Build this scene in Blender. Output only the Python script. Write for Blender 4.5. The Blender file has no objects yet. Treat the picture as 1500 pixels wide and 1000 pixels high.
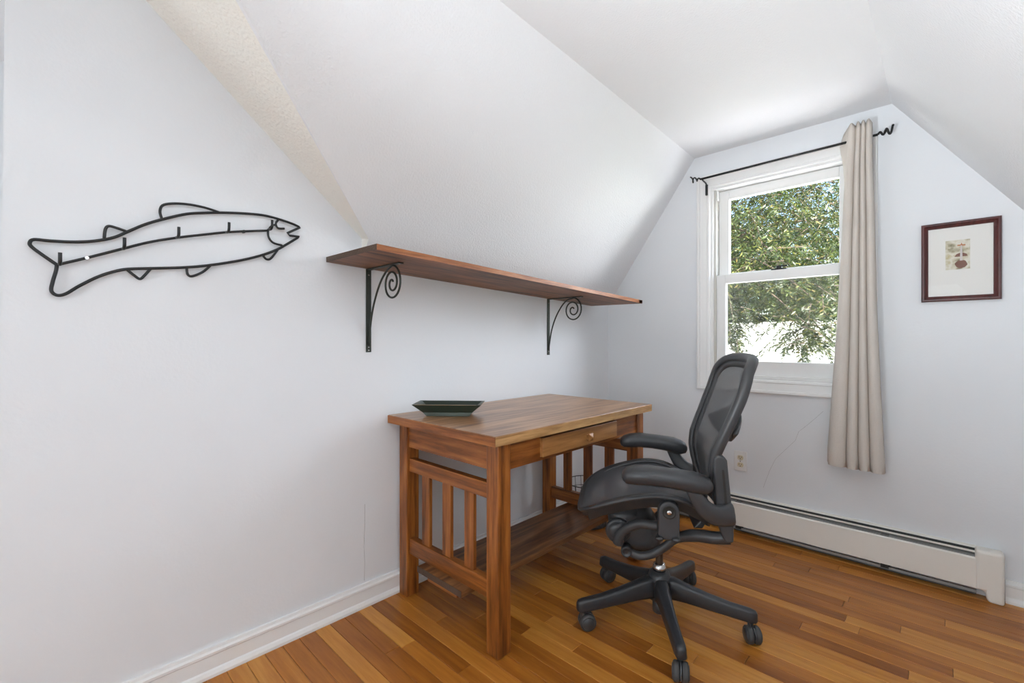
import bpy, bmesh, math, random
from mathutils import Vector, Matrix, noise
R = math.radians
rng = random.Random(7)
scene = bpy.context.scene
col = scene.collection

# ------------------------------------------------------------------ camera
CAM = Vector((1.7275, 0.0, 1.08)); YAW = R(43.75); FPX = 666.67
cd = bpy.data.cameras.new('camera'); cam = bpy.data.objects.new('camera', cd); col.objects.link(cam)
cam.location = CAM; cam.rotation_euler = (R(90), 0, YAW)
cd.lens = 16.0; cd.sensor_width = 36.0; cd.clip_start = 0.02; cd.clip_end = 300
scene.camera = cam
FW = Vector((-math.sin(YAW), math.cos(YAW), 0)); RT = Vector((math.cos(YAW), math.sin(YAW), 0)); UP = Vector((0, 0, 1))
def on(px, py, axis, val):
    """point of the photograph -> point of the plane (axis = val) that the thing touches"""
    v = FW + (px - 750) / FPX * RT + (500 - py) / FPX * UP
    t = (val - CAM[axis]) / v[axis]
    return CAM + t * v

# ------------------------------------------------------------------ world, sun, lights, exposure
w = bpy.data.worlds.new('sky'); scene.world = w; w.use_nodes = True
nt = w.node_tree; nt.nodes.clear()
wo = nt.nodes.new('ShaderNodeOutputWorld'); bg = nt.nodes.new('ShaderNodeBackground')
sky = nt.nodes.new('ShaderNodeTexSky'); sky.sky_type = 'NISHITA'; sky.sun_disc = False
sky.sun_elevation = R(48); sky.sun_rotation = R(105); sky.altitude = 200; sky.air_density = 1.0; sky.dust_density = 0.3; sky.ozone_density = 2.0
nt.links.new(sky.outputs['Color'], bg.inputs['Color']); nt.links.new(bg.outputs[0], wo.inputs[0])
bg.inputs['Strength'].default_value = 0.5

def light(name, kind, loc, target, energy, color=(1, 1, 1), **kw):
    l = bpy.data.lights.new(name, kind); o = bpy.data.objects.new(name, l); col.objects.link(o)
    o.location = loc
    o.rotation_euler = (Vector(target) - Vector(loc)).to_track_quat('-Z', 'Y').to_euler()
    l.energy = energy; l.color = color
    for k, v in kw.items(): setattr(l, k, v)
    return o
light('sun', 'SUN', (11, -4, 13), (0, 0, 0), 32.0, (1.0, 0.95, 0.86), angle=R(0.6))
# fill lamps added behind the camera, no windows built; the uplighter has no fixture
light('near_fill', 'AREA', (1.50, -2.45, 1.15), (1.45, 2.0, 1.35), 21, (0.84, 0.945, 1.0), shape='RECTANGLE', size=1.2, size_y=1.3)
light('wing_fill', 'AREA', (-0.92, -1.70, 1.10), (2.1, 1.3, 1.9), 19, (0.84, 0.945, 1.0), shape='RECTANGLE', size=1.3, size_y=1.2)
light('slope_fill', 'AREA', (1.20, -0.40, 0.70), (1.95, 0.66, 1.85), 17.5, (0.90, 0.962, 1.0), shape='DISK', size=0.35, spread=R(108))
# lamp added outside, out of view, to boost daylight through the window
light('garden_fill', 'AREA', (2.5, 4.3, 2.20), (0.0, 1.7, 0.80), 180, (0.90, 0.955, 1.0), shape='RECTANGLE', size=1.9, size_y=1.7)
p = light('window_portal', 'AREA', (1.055, 2.93, 1.43), (1.055, 0, 1.43), 1, shape='RECTANGLE', size=0.75, size_y=1.2)
p.data.cycles.is_portal = True

vs = scene.view_settings
vs.view_transform = 'Standard'; vs.look = 'None'; vs.gamma = 1.0; vs.use_curve_mapping = False
vs.exposure = 0.46
scene.cycles.use_denoising = True
scene.cycles.max_bounces = 10; scene.cycles.diffuse_bounces = 6; scene.cycles.transparent_max_bounces = 16
scene.cycles.sample_clamp_indirect = 6.0

# ------------------------------------------------------------------ materials
def mat(name):
    m = bpy.data.materials.new(name); m.use_nodes = True
    t = m.node_tree; b = t.nodes['Principled BSDF']
    return m, t, b
def rgb(c): return (c[0], c[1], c[2], 1)
def srgb(r, g, b):
    f = lambda v: (v / 255 / 12.92) if v / 255 <= 0.04045 else ((v / 255 + 0.055) / 1.055) ** 2.4
    return (f(r), f(g), f(b))
def plain(name, c, rough=0.5, metal=0.0, spec=0.5, bump=None, vary=0.0, coat=0.0):
    m, t, b = mat(name)
    b.inputs['Base Color'].default_value = rgb(c); b.inputs['Roughness'].default_value = rough
    b.inputs['Metallic'].default_value = metal; b.inputs['Specular IOR Level'].default_value = spec
    b.inputs['Coat Weight'].default_value = coat
    tc = t.nodes.new('ShaderNodeTexCoord')
    if vary:
        n = t.nodes.new('ShaderNodeTexNoise'); n.inputs['Scale'].default_value = 6; n.inputs['Detail'].default_value = 6
        r = t.nodes.new('ShaderNodeMapRange'); r.inputs['To Min'].default_value = 1 - vary; r.inputs['To Max'].default_value = 1 + vary
        x = t.nodes.new('ShaderNodeMix'); x.data_type = 'RGBA'; x.blend_type = 'MULTIPLY'; x.inputs[0].default_value = 1
        x.inputs['A'].default_value = rgb(c)
        t.links.new(tc.outputs['Object'], n.inputs['Vector']); t.links.new(n.outputs['Fac'], r.inputs['Value'])
        t.links.new(r.outputs['Result'], x.inputs['B']); t.links.new(x.outputs['Result'], b.inputs['Base Color'])
    if bump:
        sc, st = bump
        n2 = t.nodes.new('ShaderNodeTexNoise'); n2.inputs['Scale'].default_value = sc; n2.inputs['Detail'].default_value = 3
        bp = t.nodes.new('ShaderNodeBump'); bp.inputs['Strength'].default_value = st; bp.inputs['Distance'].default_value = 0.01
        t.links.new(tc.outputs['Object'], n2.inputs['Vector']); t.links.new(n2.outputs['Fac'], bp.inputs['Height'])
        t.links.new(bp.outputs['Normal'], b.inputs['Normal'])
    return m
def ramp(t, stops):
    r = t.nodes.new('ShaderNodeValToRGB'); e = r.color_ramp.elements
    while len(e) < len(stops): e.new(0.5)
    for k, (p_, c) in enumerate(stops): e[k].position = p_; e[k].color = rgb(c)
    return r
def wood(name, axis, stops, scale=1.0, rough=0.4, knots=0.6, rand=0.0, spec=0.5, bump=0.08, grain=1.0):
    """grain runs along axis; stops: dark -> light"""
    m, t, b = mat(name)
    tc = t.nodes.new('ShaderNodeTexCoord'); mp = t.nodes.new('ShaderNodeMapping')
    sc = [22 * scale] * 3; sc[axis] = 1.6 * scale; mp.inputs['Scale'].default_value = sc
    src = tc.outputs['Object']
    oi = t.nodes.new('ShaderNodeObjectInfo')
    if rand:
        ad = t.nodes.new('ShaderNodeVectorMath'); ad.operation = 'MULTIPLY_ADD'
        ad.inputs[1].default_value = (1, 1, 1)
        cb = t.nodes.new('ShaderNodeCombineXYZ'); ml = t.nodes.new('ShaderNodeMath'); ml.operation = 'MULTIPLY'; ml.inputs[1].default_value = 37.0
        t.links.new(oi.outputs['Random'], ml.inputs[0])
        for k in range(3): t.links.new(ml.outputs[0], cb.inputs[k])
        t.links.new(src, ad.inputs[0]); t.links.new(cb.outputs[0], ad.inputs[2]); src = ad.outputs[0]
    t.links.new(src, mp.inputs['Vector'])
    n1 = t.nodes.new('ShaderNodeTexNoise'); n1.inputs['Scale'].default_value = 0.35; n1.inputs['Detail'].default_value = 2; n1.inputs['Distortion'].default_value = knots
    n2 = t.nodes.new('ShaderNodeTexNoise'); n2.inputs['Scale'].default_value = 3.2; n2.inputs['Detail'].default_value = 8; n2.inputs['Roughness'].default_value = 0.65
    t.links.new(mp.outputs[0], n1.inputs['Vector']); t.links.new(mp.outputs[0], n2.inputs['Vector'])
    # rings out of the slow noise
    m1 = t.nodes.new('ShaderNodeMath'); m1.operation = 'MULTIPLY'; m1.inputs[1].default_value = 34
    s1 = t.nodes.new('ShaderNodeMath'); s1.operation = 'SINE'
    t.links.new(n1.outputs['Fac'], m1.inputs[0]); t.links.new(m1.outputs[0], s1.inputs[0])
    r1 = t.nodes.new('ShaderNodeMapRange'); r1.inputs['From Min'].default_value = -1; r1.inputs['To Min'].default_value = -0.10; r1.inputs['To Max'].default_value = 0.10
    t.links.new(s1.outputs[0], r1.inputs['Value'])
    a1 = t.nodes.new('ShaderNodeMath'); a1.operation = 'ADD'
    t.links.new(n2.outputs['Fac'], a1.inputs[0]); t.links.new(r1.outputs['Result'], a1.inputs[1])
    last = a1.outputs[0]
    if grain != 1.0:
        g1 = t.nodes.new('ShaderNodeMapRange'); g1.inputs['To Min'].default_value = 0.5 - 0.5 * grain; g1.inputs['To Max'].default_value = 0.5 + 0.5 * grain
        t.links.new(last, g1.inputs['Value']); last = g1.outputs['Result']
    if rand:
        r2 = t.nodes.new('ShaderNodeMapRange'); r2.inputs['To Min'].default_value = -rand; r2.inputs['To Max'].default_value = rand
        t.links.new(oi.outputs['Random'], r2.inputs['Value'])
        a2 = t.nodes.new('ShaderNodeMath'); a2.operation = 'ADD'
        t.links.new(last, a2.inputs[0]); t.links.new(r2.outputs['Result'], a2.inputs[1]); last = a2.outputs[0]
    cr = ramp(t, stops); t.links.new(last, cr.inputs['Fac']); t.links.new(cr.outputs['Color'], b.inputs['Base Color'])
    b.inputs['Roughness'].default_value = rough; b.inputs['Specular IOR Level'].default_value = spec
    bp = t.nodes.new('ShaderNodeBump'); bp.inputs['Strength'].default_value = bump; bp.inputs['Distance'].default_value = 0.003
    t.links.new(n2.outputs['Fac'], bp.inputs['Height']); t.links.new(bp.outputs['Normal'], b.inputs['Normal'])
    return m
def glassy(name, tint=(1, 1, 1), refl=0.08):
    m, t, b = mat(name); t.nodes.remove(b)
    out = t.nodes['Material Output']
    tr = t.nodes.new('ShaderNodeBsdfTransparent'); tr.inputs['Color'].default_value = rgb(tint)
    gl = t.nodes.new('ShaderNodeBsdfGlossy'); gl.inputs['Roughness'].default_value = 0.02
    fr = t.nodes.new('ShaderNodeFresnel'); fr.inputs['IOR'].default_value = 1.45
    mx = t.nodes.new('ShaderNodeMixShader')
    ml = t.nodes.new('ShaderNodeMath'); ml.operation = 'MULTIPLY'; ml.inputs[1].default_value = refl / 0.08 * 0.6
    t.links.new(fr.outputs[0], ml.inputs[0]); t.links.new(ml.outputs[0], mx.inputs[0])
    t.links.new(tr.outputs[0], mx.inputs[1]); t.links.new(gl.outputs[0], mx.inputs[2]); t.links.new(mx.outputs[0], out.inputs['Surface'])
    return m
def netting(name, c, cover, stripe_axis, freq, rough=0.55):
    """woven see-through mesh: fine ribs with open gaps"""
    m, t, b = mat(name); out = t.nodes['Material Output']
    b.inputs['Base Color'].default_value = rgb(c); b.inputs['Roughness'].default_value = rough
    tr = t.nodes.new('ShaderNodeBsdfTransparent'); mx = t.nodes.new('ShaderNodeMixShader')
    tc = t.nodes.new('ShaderNodeTexCoord'); wv = t.nodes.new('ShaderNodeTexWave'); wv.wave_type = 'BANDS'
    wv.bands_direction = 'XYZ'[stripe_axis]; wv.inputs['Scale'].default_value = freq
    mr = t.nodes.new('ShaderNodeMapRange'); mr.inputs['To Min'].default_value = cover - 0.18; mr.inputs['To Max'].default_value = min(1, cover + 0.18)
    t.links.new(tc.outputs['Object'], wv.inputs['Vector']); t.links.new(wv.outputs['Fac'], mr.inputs['Value'])
    t.links.new(mr.outputs['Result'], mx.inputs[0]); t.links.new(tr.outputs[0], mx.inputs[1]); t.links.new(b.outputs[0], mx.inputs[2])
    bp = t.nodes.new('ShaderNodeBump'); bp.inputs['Strength'].default_value = 0.4; bp.inputs['Distance'].default_value = 0.002
    t.links.new(wv.outputs['Fac'], bp.inputs['Height']); t.links.new(bp.outputs['Normal'], b.inputs['Normal'])
    t.links.new(mx.outputs[0], out.inputs['Surface'])
    return m

M = {}
M['wall'] = plain('wall_paint', (0.77, 0.79, 0.815), 0.62, spec=0.3, bump=(90, 0.05), vary=0.012)
M['slope'] = plain('textured_paint', (0.79, 0.80, 0.815), 0.7, spec=0.3, bump=(130, 0.22), vary=0.01)
M['strip'] = plain('cream_texture_paint', (0.85, 0.835, 0.78), 0.8, spec=0.2, bump=(110, 0.4), vary=0.02)
M['trim'] = plain('white_trim_enamel', (0.84, 0.84, 0.83), 0.35, vary=0.01)
M['heater'] = plain('heater_enamel', (0.83, 0.80, 0.74), 0.42, vary=0.015)
M['dark_gap'] = plain('dark_fins_gap_shade', (0.06, 0.065, 0.065), 0.6)
M['louvre'] = plain('grey_louvre', (0.30, 0.30, 0.29), 0.5)
M['iron'] = plain('black_iron', (0.016, 0.017, 0.018), 0.42, metal=0.3)
M['bracket'] = plain('bronze_green_iron', (0.045, 0.05, 0.042), 0.42, metal=0.6, vary=0.2)
M['steel'] = plain('steel', (0.6, 0.6, 0.6), 0.25, metal=1.0)
M['aluminium'] = plain('window_track', (0.60, 0.59, 0.55), 0.5)
M['black_plastic'] = plain('graphite_plastic', (0.046, 0.047, 0.050), 0.38, bump=(400, 0.05))
M['black_metal'] = plain('graphite_coated_metal', (0.030, 0.031, 0.034), 0.33)
M['pad'] = plain('soft_armrest_vinyl', (0.034, 0.035, 0.038), 0.34)
M['rubber'] = plain('caster_tread', (0.05, 0.05, 0.05), 0.6)
M['worn'] = plain('worn_column', (0.20, 0.14, 0.10), 0.35, metal=0.7, vary=0.5)
M['seat_net'] = netting('seat_weave', (0.085, 0.088, 0.096), 0.90, 0, 110)
M['back_net'] = netting('back_weave', (0.080, 0.083, 0.088), 0.86, 1, 85)
M['curtain'] = plain('linen', (0.60, 0.55, 0.50), 0.9, spec=0.1, bump=(260, 0.25), vary=0.05)
M['outlet'] = plain('outlet_plate', (0.80, 0.79, 0.78), 0.4)
M['ivory'] = plain('ivory_plastic', (0.66, 0.58, 0.42), 0.4)
M['slot'] = plain('slot_dark', (0.02, 0.018, 0.015), 0.6)
M['mahogany'] = wood('mahogany_frame', 2, [(0.3, (0.045, 0.010, 0.010)), (0.7, (0.10, 0.022, 0.020))], 1.5, 0.35)
M['mat'] = plain('picture_mat', (0.78, 0.77, 0.74), 0.85, spec=0.1)
M['glass'] = glassy('window_glass', refl=0.02)
M['pic_glass'] = glassy('picture_glass', refl=0.02)
M['tray'] = plain('dark_green_paint', (0.022, 0.035, 0.025), 0.42, vary=0.5)
M['tray_band'] = plain('green_paint_reflection', (0.12, 0.145, 0.13), 0.42, vary=0.4)  # lighter tone paints a reflection onto the tray's lower band
M['tray_wear'] = plain('bare_wood_edge', (0.34, 0.22, 0.11), 0.6, vary=0.3)
OAK = [(0.26, (0.085, 0.024, 0.004)), (0.46, (0.22, 0.066, 0.010)), (0.60, (0.31, 0.100, 0.017)), (0.76, (0.40, 0.150, 0.030))]
TOP = [(0.26, (0.13, 0.055, 0.020)), (0.46, (0.29, 0.145, 0.060)), (0.60, (0.40, 0.22, 0.105)), (0.75, (0.50, 0.30, 0.16))]
SHF = [(0.28, (0.06, 0.022, 0.009)), (0.48, (0.17, 0.066, 0.026)), (0.62, (0.26, 0.105, 0.042)), (0.78, (0.36, 0.16, 0.07))]
for a_, nm in enumerate('xyz'): M['oak_' + nm] = wood('oak_grain_' + nm, a_, OAK, 1.0, 0.38)
M['oak_top'] = wood('oak_tabletop', 1, TOP, 0.8, 0.30, spec=0.8)
M['oak_end'] = wood('oak_front_edge', 1, [(0.3, (0.30, 0.15, 0.05)), (0.5, (0.45, 0.25, 0.095)), (0.7, (0.56, 0.33, 0.14))], 1.6, 0.4)
M['drawer'] = wood('oak_drawer', 1, [(0.3, (0.24, 0.10, 0.028)), (0.5, (0.35, 0.155, 0.046)), (0.72, (0.44, 0.21, 0.07))], 1.0, 0.34)
M['shelf'] = wood('walnut_stained_board', 1, SHF, 0.8, 0.5)
M['shelf_edge'] = wood('board_edge', 1, [(0.3, (0.22, 0.07, 0.02)), (0.5, (0.36, 0.13, 0.045)), (0.7, (0.48, 0.21, 0.09))], 1.5, 0.5)
FLR = [(0.12, (0.20, 0.058, 0.007)), (0.36, (0.33, 0.110, 0.015)), (0.55, (0.44, 0.165, 0.025)), (0.75, (0.56, 0.250, 0.048)), (0.95, (0.64, 0.33, 0.080))]
M['plank'] = wood('oak_strip_floor', 0, FLR, 0.9, 0.30, rand=0.24, spec=0.38, bump=0.05, grain=0.6)
M['end_grain'] = plain('dark_end_grain', (0.075, 0.042, 0.026), 0.7, vary=0.35, bump=(150, 0.3))
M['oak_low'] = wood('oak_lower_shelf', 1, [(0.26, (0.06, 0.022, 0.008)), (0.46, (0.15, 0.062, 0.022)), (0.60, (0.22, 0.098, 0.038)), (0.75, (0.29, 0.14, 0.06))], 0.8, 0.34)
M['subfloor'] = plain('floor_joint', (0.035, 0.016, 0.007), 0.7)
M['bark'] = plain('bark', (0.10, 0.075, 0.055), 0.9, bump=(30, 0.6), vary=0.3)
M['lawn'] = plain('lawn', (0.10, 0.16, 0.04), 0.95, bump=(40, 0.5), vary=0.3)
M['stucco'] = plain('white_stucco', (0.88, 0.87, 0.86), 0.85, bump=(60, 0.1))
M['screen'] = netting('insect_screen', (0.10, 0.10, 0.10), 0.22, 0, 200)
def leaf_mat():
    m, t, b = mat('willow_leaf'); out = t.nodes['Material Output']
    g = t.nodes.new('ShaderNodeNewGeometry')
    cr = ramp(t, [(0.0, (0.016, 0.028, 0.009)), (0.45, (0.034, 0.056, 0.014)), (0.75, (0.065, 0.088, 0.020)), (0.93, (0.12, 0.125, 0.030)), (1.0, (0.15, 0.105, 0.03))])
    t.links.new(g.outputs['Random Per Island'], cr.inputs['Fac']); t.links.new(cr.outputs['Color'], b.inputs['Base Color'])
    b.inputs['Roughness'].default_value = 0.5
    tl = t.nodes.new('ShaderNodeBsdfTranslucent'); t.links.new(cr.outputs['Color'], tl.inputs['Color'])
    mx = t.nodes.new('ShaderNodeMixShader'); mx.inputs[0].default_value = 0.35
    t.links.new(b.outputs[0], mx.inputs[1]); t.links.new(tl.outputs[0], mx.inputs[2]); t.links.new(mx.outputs[0], out.inputs['Surface'])
    return m
M['leaf'] = leaf_mat()
def print_mat():
    m, t, b = mat('plate_print')
    tc = t.nodes.new('ShaderNodeTexCoord')
    n = t.nodes.new('ShaderNodeTexNoise'); n.inputs['Scale'].default_value = 28; n.inputs['Detail'].default_value = 6
    cr = ramp(t, [(0.36, (0.25, 0.22, 0.14)), (0.46, (0.55, 0.51, 0.38)), (0.56, (0.70, 0.68, 0.60)), (0.70, (0.52, 0.46, 0.28))])
    t.links.new(tc.outputs['Object'], n.inputs['Vector']); t.links.new(n.outputs['Fac'], cr.inputs['Fac']); t.links.new(cr.outputs['Color'], b.inputs['Base Color'])
    b.inputs['Roughness'].default_value = 0.8
    return m
M['print'] = print_mat()
M['print_brown'] = plain('print_brown', (0.20, 0.10, 0.075), 0.8, vary=0.4)
M['print_pale'] = plain('print_pale', (0.58, 0.54, 0.53), 0.8, vary=0.1)
M['print_orange'] = plain('print_orange', (0.45, 0.20, 0.10), 0.8, vary=0.2)

# ------------------------------------------------------------------ mesh helpers
class MB:
    def __init__(s): s.v = []; s.f = []
    def add(s, vs_, fs):
        o = len(s.v); s.v += [tuple(v) for v in vs_]; s.f += [tuple(i + o for i in f) for f in fs]; return s
    def box(s, x0, x1, y0, y1, z0, z1):
        return s.add([(x0, y0, z0), (x1, y0, z0), (x1, y1, z0), (x0, y1, z0), (x0, y0, z1), (x1, y0, z1), (x1, y1, z1), (x0, y1, z1)],
                     [(0, 3, 2, 1), (4, 5, 6, 7), (0, 1, 5, 4), (1, 2, 6, 5), (2, 3, 7, 6), (3, 0, 4, 7)])
    def poly(s, pts): return s.add(pts, [tuple(range(len(pts)))])
    def prism(s, a, b):
        n = len(a)
        return s.add(list(a) + list(b), [tuple(range(n))[::-1], tuple(range(n, 2 * n))] + [(i, (i + 1) % n, n + (i + 1) % n, n + i) for i in range(n)])
    def loft(s, rings, closed=False, caps=True):
        n = len(rings[0]); vs_ = [p for r in rings for p in r]; fs = []
        m = len(rings)
        for k in range(m if closed else m - 1):
            a = k * n; b = ((k + 1) % m) * n
            for i in range(n): fs.append((a + i, a + (i + 1) % n, b + (i + 1) % n, b + i))
        if caps and not closed: fs += [tuple(range(n))[::-1], tuple(range((m - 1) * n, m * n))]
        return s.add(vs_, fs)
    def tube(s, pts, r, seg=10, closed=False, flat=1.0, caps=True):
        """round tube along a path; r number or list; flat squeezes the binormal"""
        pts = [Vector(p_) for p_ in pts]; n = len(pts); rings = []; prev = None
        for i, p_ in enumerate(pts):
            a = pts[i - 1] if (i > 0 or closed) else p_; b = pts[(i + 1) % n] if (i < n - 1 or closed) else p_
            t = (b - a).normalized()
            if prev is None:
                ref = Vector((0, 0, 1)) if abs(t.z) < 0.9 else Vector((1, 0, 0)); u = t.cross(ref).normalized()
            else:
                u = (prev - t * prev.dot(t)); u = u.normalized() if u.length > 1e-6 else prev
            prev = u; v = t.cross(u); rr = r[i] if isinstance(r, (list, tuple)) else r
            rings.append([p_ + rr * (math.cos(k * 2 * math.pi / seg) * u + flat * math.sin(k * 2 * math.pi / seg) * v) for k in range(seg)])
        return s.loft(rings, closed, caps)
    def lathe(s, prof, c, axis=(0, 0, 1), seg=20):
        ax = Vector(axis).normalized(); ref = Vector((1, 0, 0)) if abs(ax.x) < 0.9 else Vector((0, 1, 0))
        u = ax.cross(ref).normalized(); v = ax.cross(u); c = Vector(c)
        return s.loft([[c + ax * h + max(r_, 1e-5) * (math.cos(k * 2 * math.pi / seg) * u + math.sin(k * 2 * math.pi / seg) * v) for k in range(seg)] for r_, h in prof])
    def grid(s, rows, thick=0.0):
        n = len(rows[0]); vs_ = [p_ for r_ in rows for p_ in r_]
        return s.add(vs_, [(a * n + i, a * n + i + 1, (a + 1) * n + i + 1, (a + 1) * n + i) for a in range(len(rows) - 1) for i in range(n - 1)])
def smooth_path(pts, sub=6, closed=False):
    pts = [Vector(p_) for p_ in pts]; n = len(pts); out = []
    for i in range(n if closed else n - 1):
        p0 = pts[i - 1] if (i > 0 or closed) else pts[0]; p1 = pts[i]; p2 = pts[(i + 1) % n]
        p3 = pts[(i + 2) % n] if (closed or i + 2 < n) else pts[-1]
        for k in range(sub):
            t = k / sub
            out.append(0.5 * ((2 * p1) + (p2 - p0) * t + (2 * p0 - 5 * p1 + 4 * p2 - p3) * t * t + (3 * p1 - p0 - 3 * p2 + p3) * t ** 3))
    if not closed: out.append(pts[-1])
    return out
def lerp_table(tab, x):
    if x <= tab[0][0]: return tab[0][1]
    for (a, b), (c, d_) in zip(tab, tab[1:]):
        if x <= c: return b + (d_ - b) * (x - a) / (c - a)
    return tab[-1][1]
def obj(name, mb, m, parent=None, smooth=False, bevel=0.0, seg=2, local=False, fix=True):
    me = bpy.data.meshes.new(name); me.from_pydata(mb.v, [], mb.f)
    if fix:
        bm = bmesh.new(); bm.from_mesh(me); bmesh.ops.recalc_face_normals(bm, faces=bm.faces); bm.to_mesh(me); bm.free()
    me.materials.append(M[m]); o = bpy.data.objects.new(name, me); col.objects.link(o)
    if smooth:
        for p_ in me.polygons: p_.use_smooth = True
    if bevel:
        bv = o.modifiers.new('bevel', 'BEVEL'); bv.width = bevel; bv.segments = seg; bv.limit_method = 'ANGLE'; bv.angle_limit = R(40)
    if smooth:
        pass
    if parent is not None:
        o.parent = parent
        if not local: o.matrix_parent_inverse = Matrix.Translation(-parent.location)
    return o
def tag(o, label, cat, group=None):
    o['label'] = label; o['category'] = cat
    if group: o['group'] = group
    return o
def thing(name, label, cat, loc=(0, 0, 0), rotz=0, group=None):
    o = bpy.data.objects.new(name, None); col.objects.link(o); o.empty_display_size = 0.05
    o.location = loc; o.rotation_euler = (0, 0, rotz); return tag(o, label, cat, group)
def struct(o): o['kind'] = 'structure'; return o
def sempty(name, loc=(0, 0, 0)):
    o = bpy.data.objects.new(name, None); col.objects.link(o); o.empty_display_size = 0.05; o.location = loc; return struct(o)

# ------------------------------------------------------------------ room shell
YW = 2.788; XR = 2.15; ZC = 2.20; XC = 0.607; XCR = 1.538; YE = -0.058; YN = -2.6; XWG = -1.0
WX0, WX1, WZ0, WZ1 = 0.704, 1.409, 0.870, 1.995          # window opening
knee = lambda y: 1.335 + (YW - y) * 0.05
crease = lambda y: XC + (YW - y) * 0.033
def slope_z(x, y): return knee(y) + (ZC - knee(y)) * x / crease(y)
def slope_hit(px, py):
    v = FW + (px - 750) / FPX * RT + (500 - py) / FPX * UP; lo, hi = 0.3, 3.5
    g = lambda t: (CAM + t * v).z - slope_z((CAM + t * v).x, (CAM + t * v).y)
    for _ in range(60):
        mid = (lo + hi) / 2
        if g(mid) < 0: lo = mid
        else: hi = mid
    return CAM + lo * v
# g<0 below the slope (inside the room): walk outwards until the slope is met
B1 = slope_hit(345, 0); B2 = slope_hit(540, 350)
A1 = Vector((0, 0.224, 2.097)); A2 = Vector((0, 0.918, 1.500))
At = A2 + (A1 - A2) * ((ZC - A2.z) / (A1.z - A2.z)); Bt = B2 + (B1 - B2) * ((ZC - B2.z) / (B1.z - B2.z))
print('B', B1, B2, At, Bt)

floor = struct(obj('floor', MB().box(XWG, XR, YN, YW, -0.06, -0.004), 'subfloor'))
ROW = 0.0575
def plank_mesh(L):
    g = 0.0006; mb = MB(); x0, x1, y0, y1 = g, L - g, g, ROW - g; b = 0.0012
    mb.add([(x0, y0, -0.004), (x1, y0, -0.004), (x1, y1, -0.004), (x0, y1, -0.004), (x0, y0, -b), (x1, y0, -b), (x1, y1, -b), (x0, y1, -b),
            (x0 + b, y0 + b, 0), (x1 - b, y0 + b, 0), (x1 - b, y1 - b, 0), (x0 + b, y1 - b, 0)],
           [(0, 1, 5, 4), (1, 2, 6, 5), (2, 3, 7, 6), (3, 0, 4, 7), (4, 5, 9, 8), (5, 6, 10, 9), (6, 7, 11, 10), (7, 4, 8, 11), (8, 9, 10, 11)])
    return mb
def lay(x0, x1, y0, y1):
    y = y1 - ROW
    while y > y0 - 0.001:
        x = x0
        while x < x1 - 0.01:
            L = rng.choice([0.45, 0.6, 0.8, 1.0, 1.3, 1.6]) * rng.uniform(0.85, 1.15)
            if x == x0: L *= rng.uniform(0.4, 1)
            if x1 - x - L < 0.25: L = x1 - x
            o = obj('plank', plank_mesh(L), 'plank', floor, local=True, fix=False); o.location = (x, y, 0)
            x += L
        y -= ROW
lay(0.0, XR, -0.12, YW)
rest = MB().box(XWG, XR, YN, -0.12 - 0.02, -0.004, 0.0)
obj('far_planks', rest, 'plank', floor)['kind'] = 'stuff'

mb = MB()
mb.prism([(0, YE - 0.012, 0), (0, A2.y, 0), (0, A2.y, A2.z), (0, At.y, At.z), (0, YE + 0.004, ZC)], [(-0.12, YE - 0.012, 0), (-0.12, A2.y, 0), (-0.12, A2.y, A2.z), (-0.12, At.y, At.z), (-0.12, YE + 0.004, ZC)])
struct(obj('wall_left', mb, 'wall', bevel=0.0))
mb = MB().prism([(0, A2.y, 0), (0, YW + 0.15, 0), (0, YW + 0.15, knee(YW)), (0, A2.y, knee(A2.y))], [(-0.12, A2.y, 0), (-0.12, YW + 0.15, 0), (-0.12, YW + 0.15, knee(YW)), (-0.12, A2.y, knee(A2.y))])
struct(obj('wall_knee', mb, 'wall'))
# sloped ceiling over the shelf: ruled between knee line and crease
ys = [B2.y + (YW - B2.y) * k / 14 for k in range(15)]
rows = [[Vector((crease(y) * s / 8, y, slope_z(crease(y) * s / 8, y))) for s in range(9)] for y in ys]
rows[0] = [Vector((0, A2.y, knee(A2.y)))] + [B2 + (Vector((crease(B2.y), B2.y, ZC)) - B2) * (s / 7) for s in range(8)]
mb = MB().grid(rows)
# the part between the valley edge and the first row
mb.poly([B2, Vector((crease(B2.y), B2.y, ZC)), Vector((crease(Bt.y), Bt.y, ZC)) if Bt.x < crease(Bt.y) else Bt, Bt])
struct(obj('ceiling_slope_left', mb, 'slope', fix=True))
st = MB().poly([A2, B2, Bt, At])
st.poly([Vector((0, A2.y, knee(A2.y) - 0.02)), Vector((B2.x, B2.y, B2.z)), A2])
struct(obj('ceiling_valley', st, 'strip'))
mb = MB().poly([(XCR, YN, ZC), (XR, YN, 1.335), (XR, YW, 1.335), (XCR, YW, ZC)])
struct(obj('ceiling_slope_right', mb, 'slope'))
mb = MB().box(XWG, XR, YN, YW, ZC, ZC + 0.05)
struct(obj('ceiling', mb, 'slope'))
mb = MB().box(XR, XR + 0.1, YN, YW + 0.15, 0, 1.34)
struct(obj('wall_right', mb, 'wall'))
mb = MB()
def gable(y):
    pass
T = 0.15
for pts in ([(0, -0.06), (WX0, -0.06), (WX0, ZC), (XC, ZC), (0, knee(YW))], [(WX1, -0.06), (XR, -0.06), (XR, 1.335), (XCR, ZC), (WX1, ZC)],
            [(WX0, -0.06), (WX1, -0.06), (WX1, WZ0), (WX0, WZ0)], [(WX0, WZ1), (WX1, WZ1), (WX1, ZC), (WX0, ZC)]):
    mb.prism([(x, YW, z) for x, z in pts], [(x, YW + T, z) for x, z in pts])
struct(obj('wall_far', mb, 'wall'))
struct(obj('wall_near', MB().box(XWG, XR, YN - 0.1, YN, 0, ZC), 'wall'))
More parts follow.
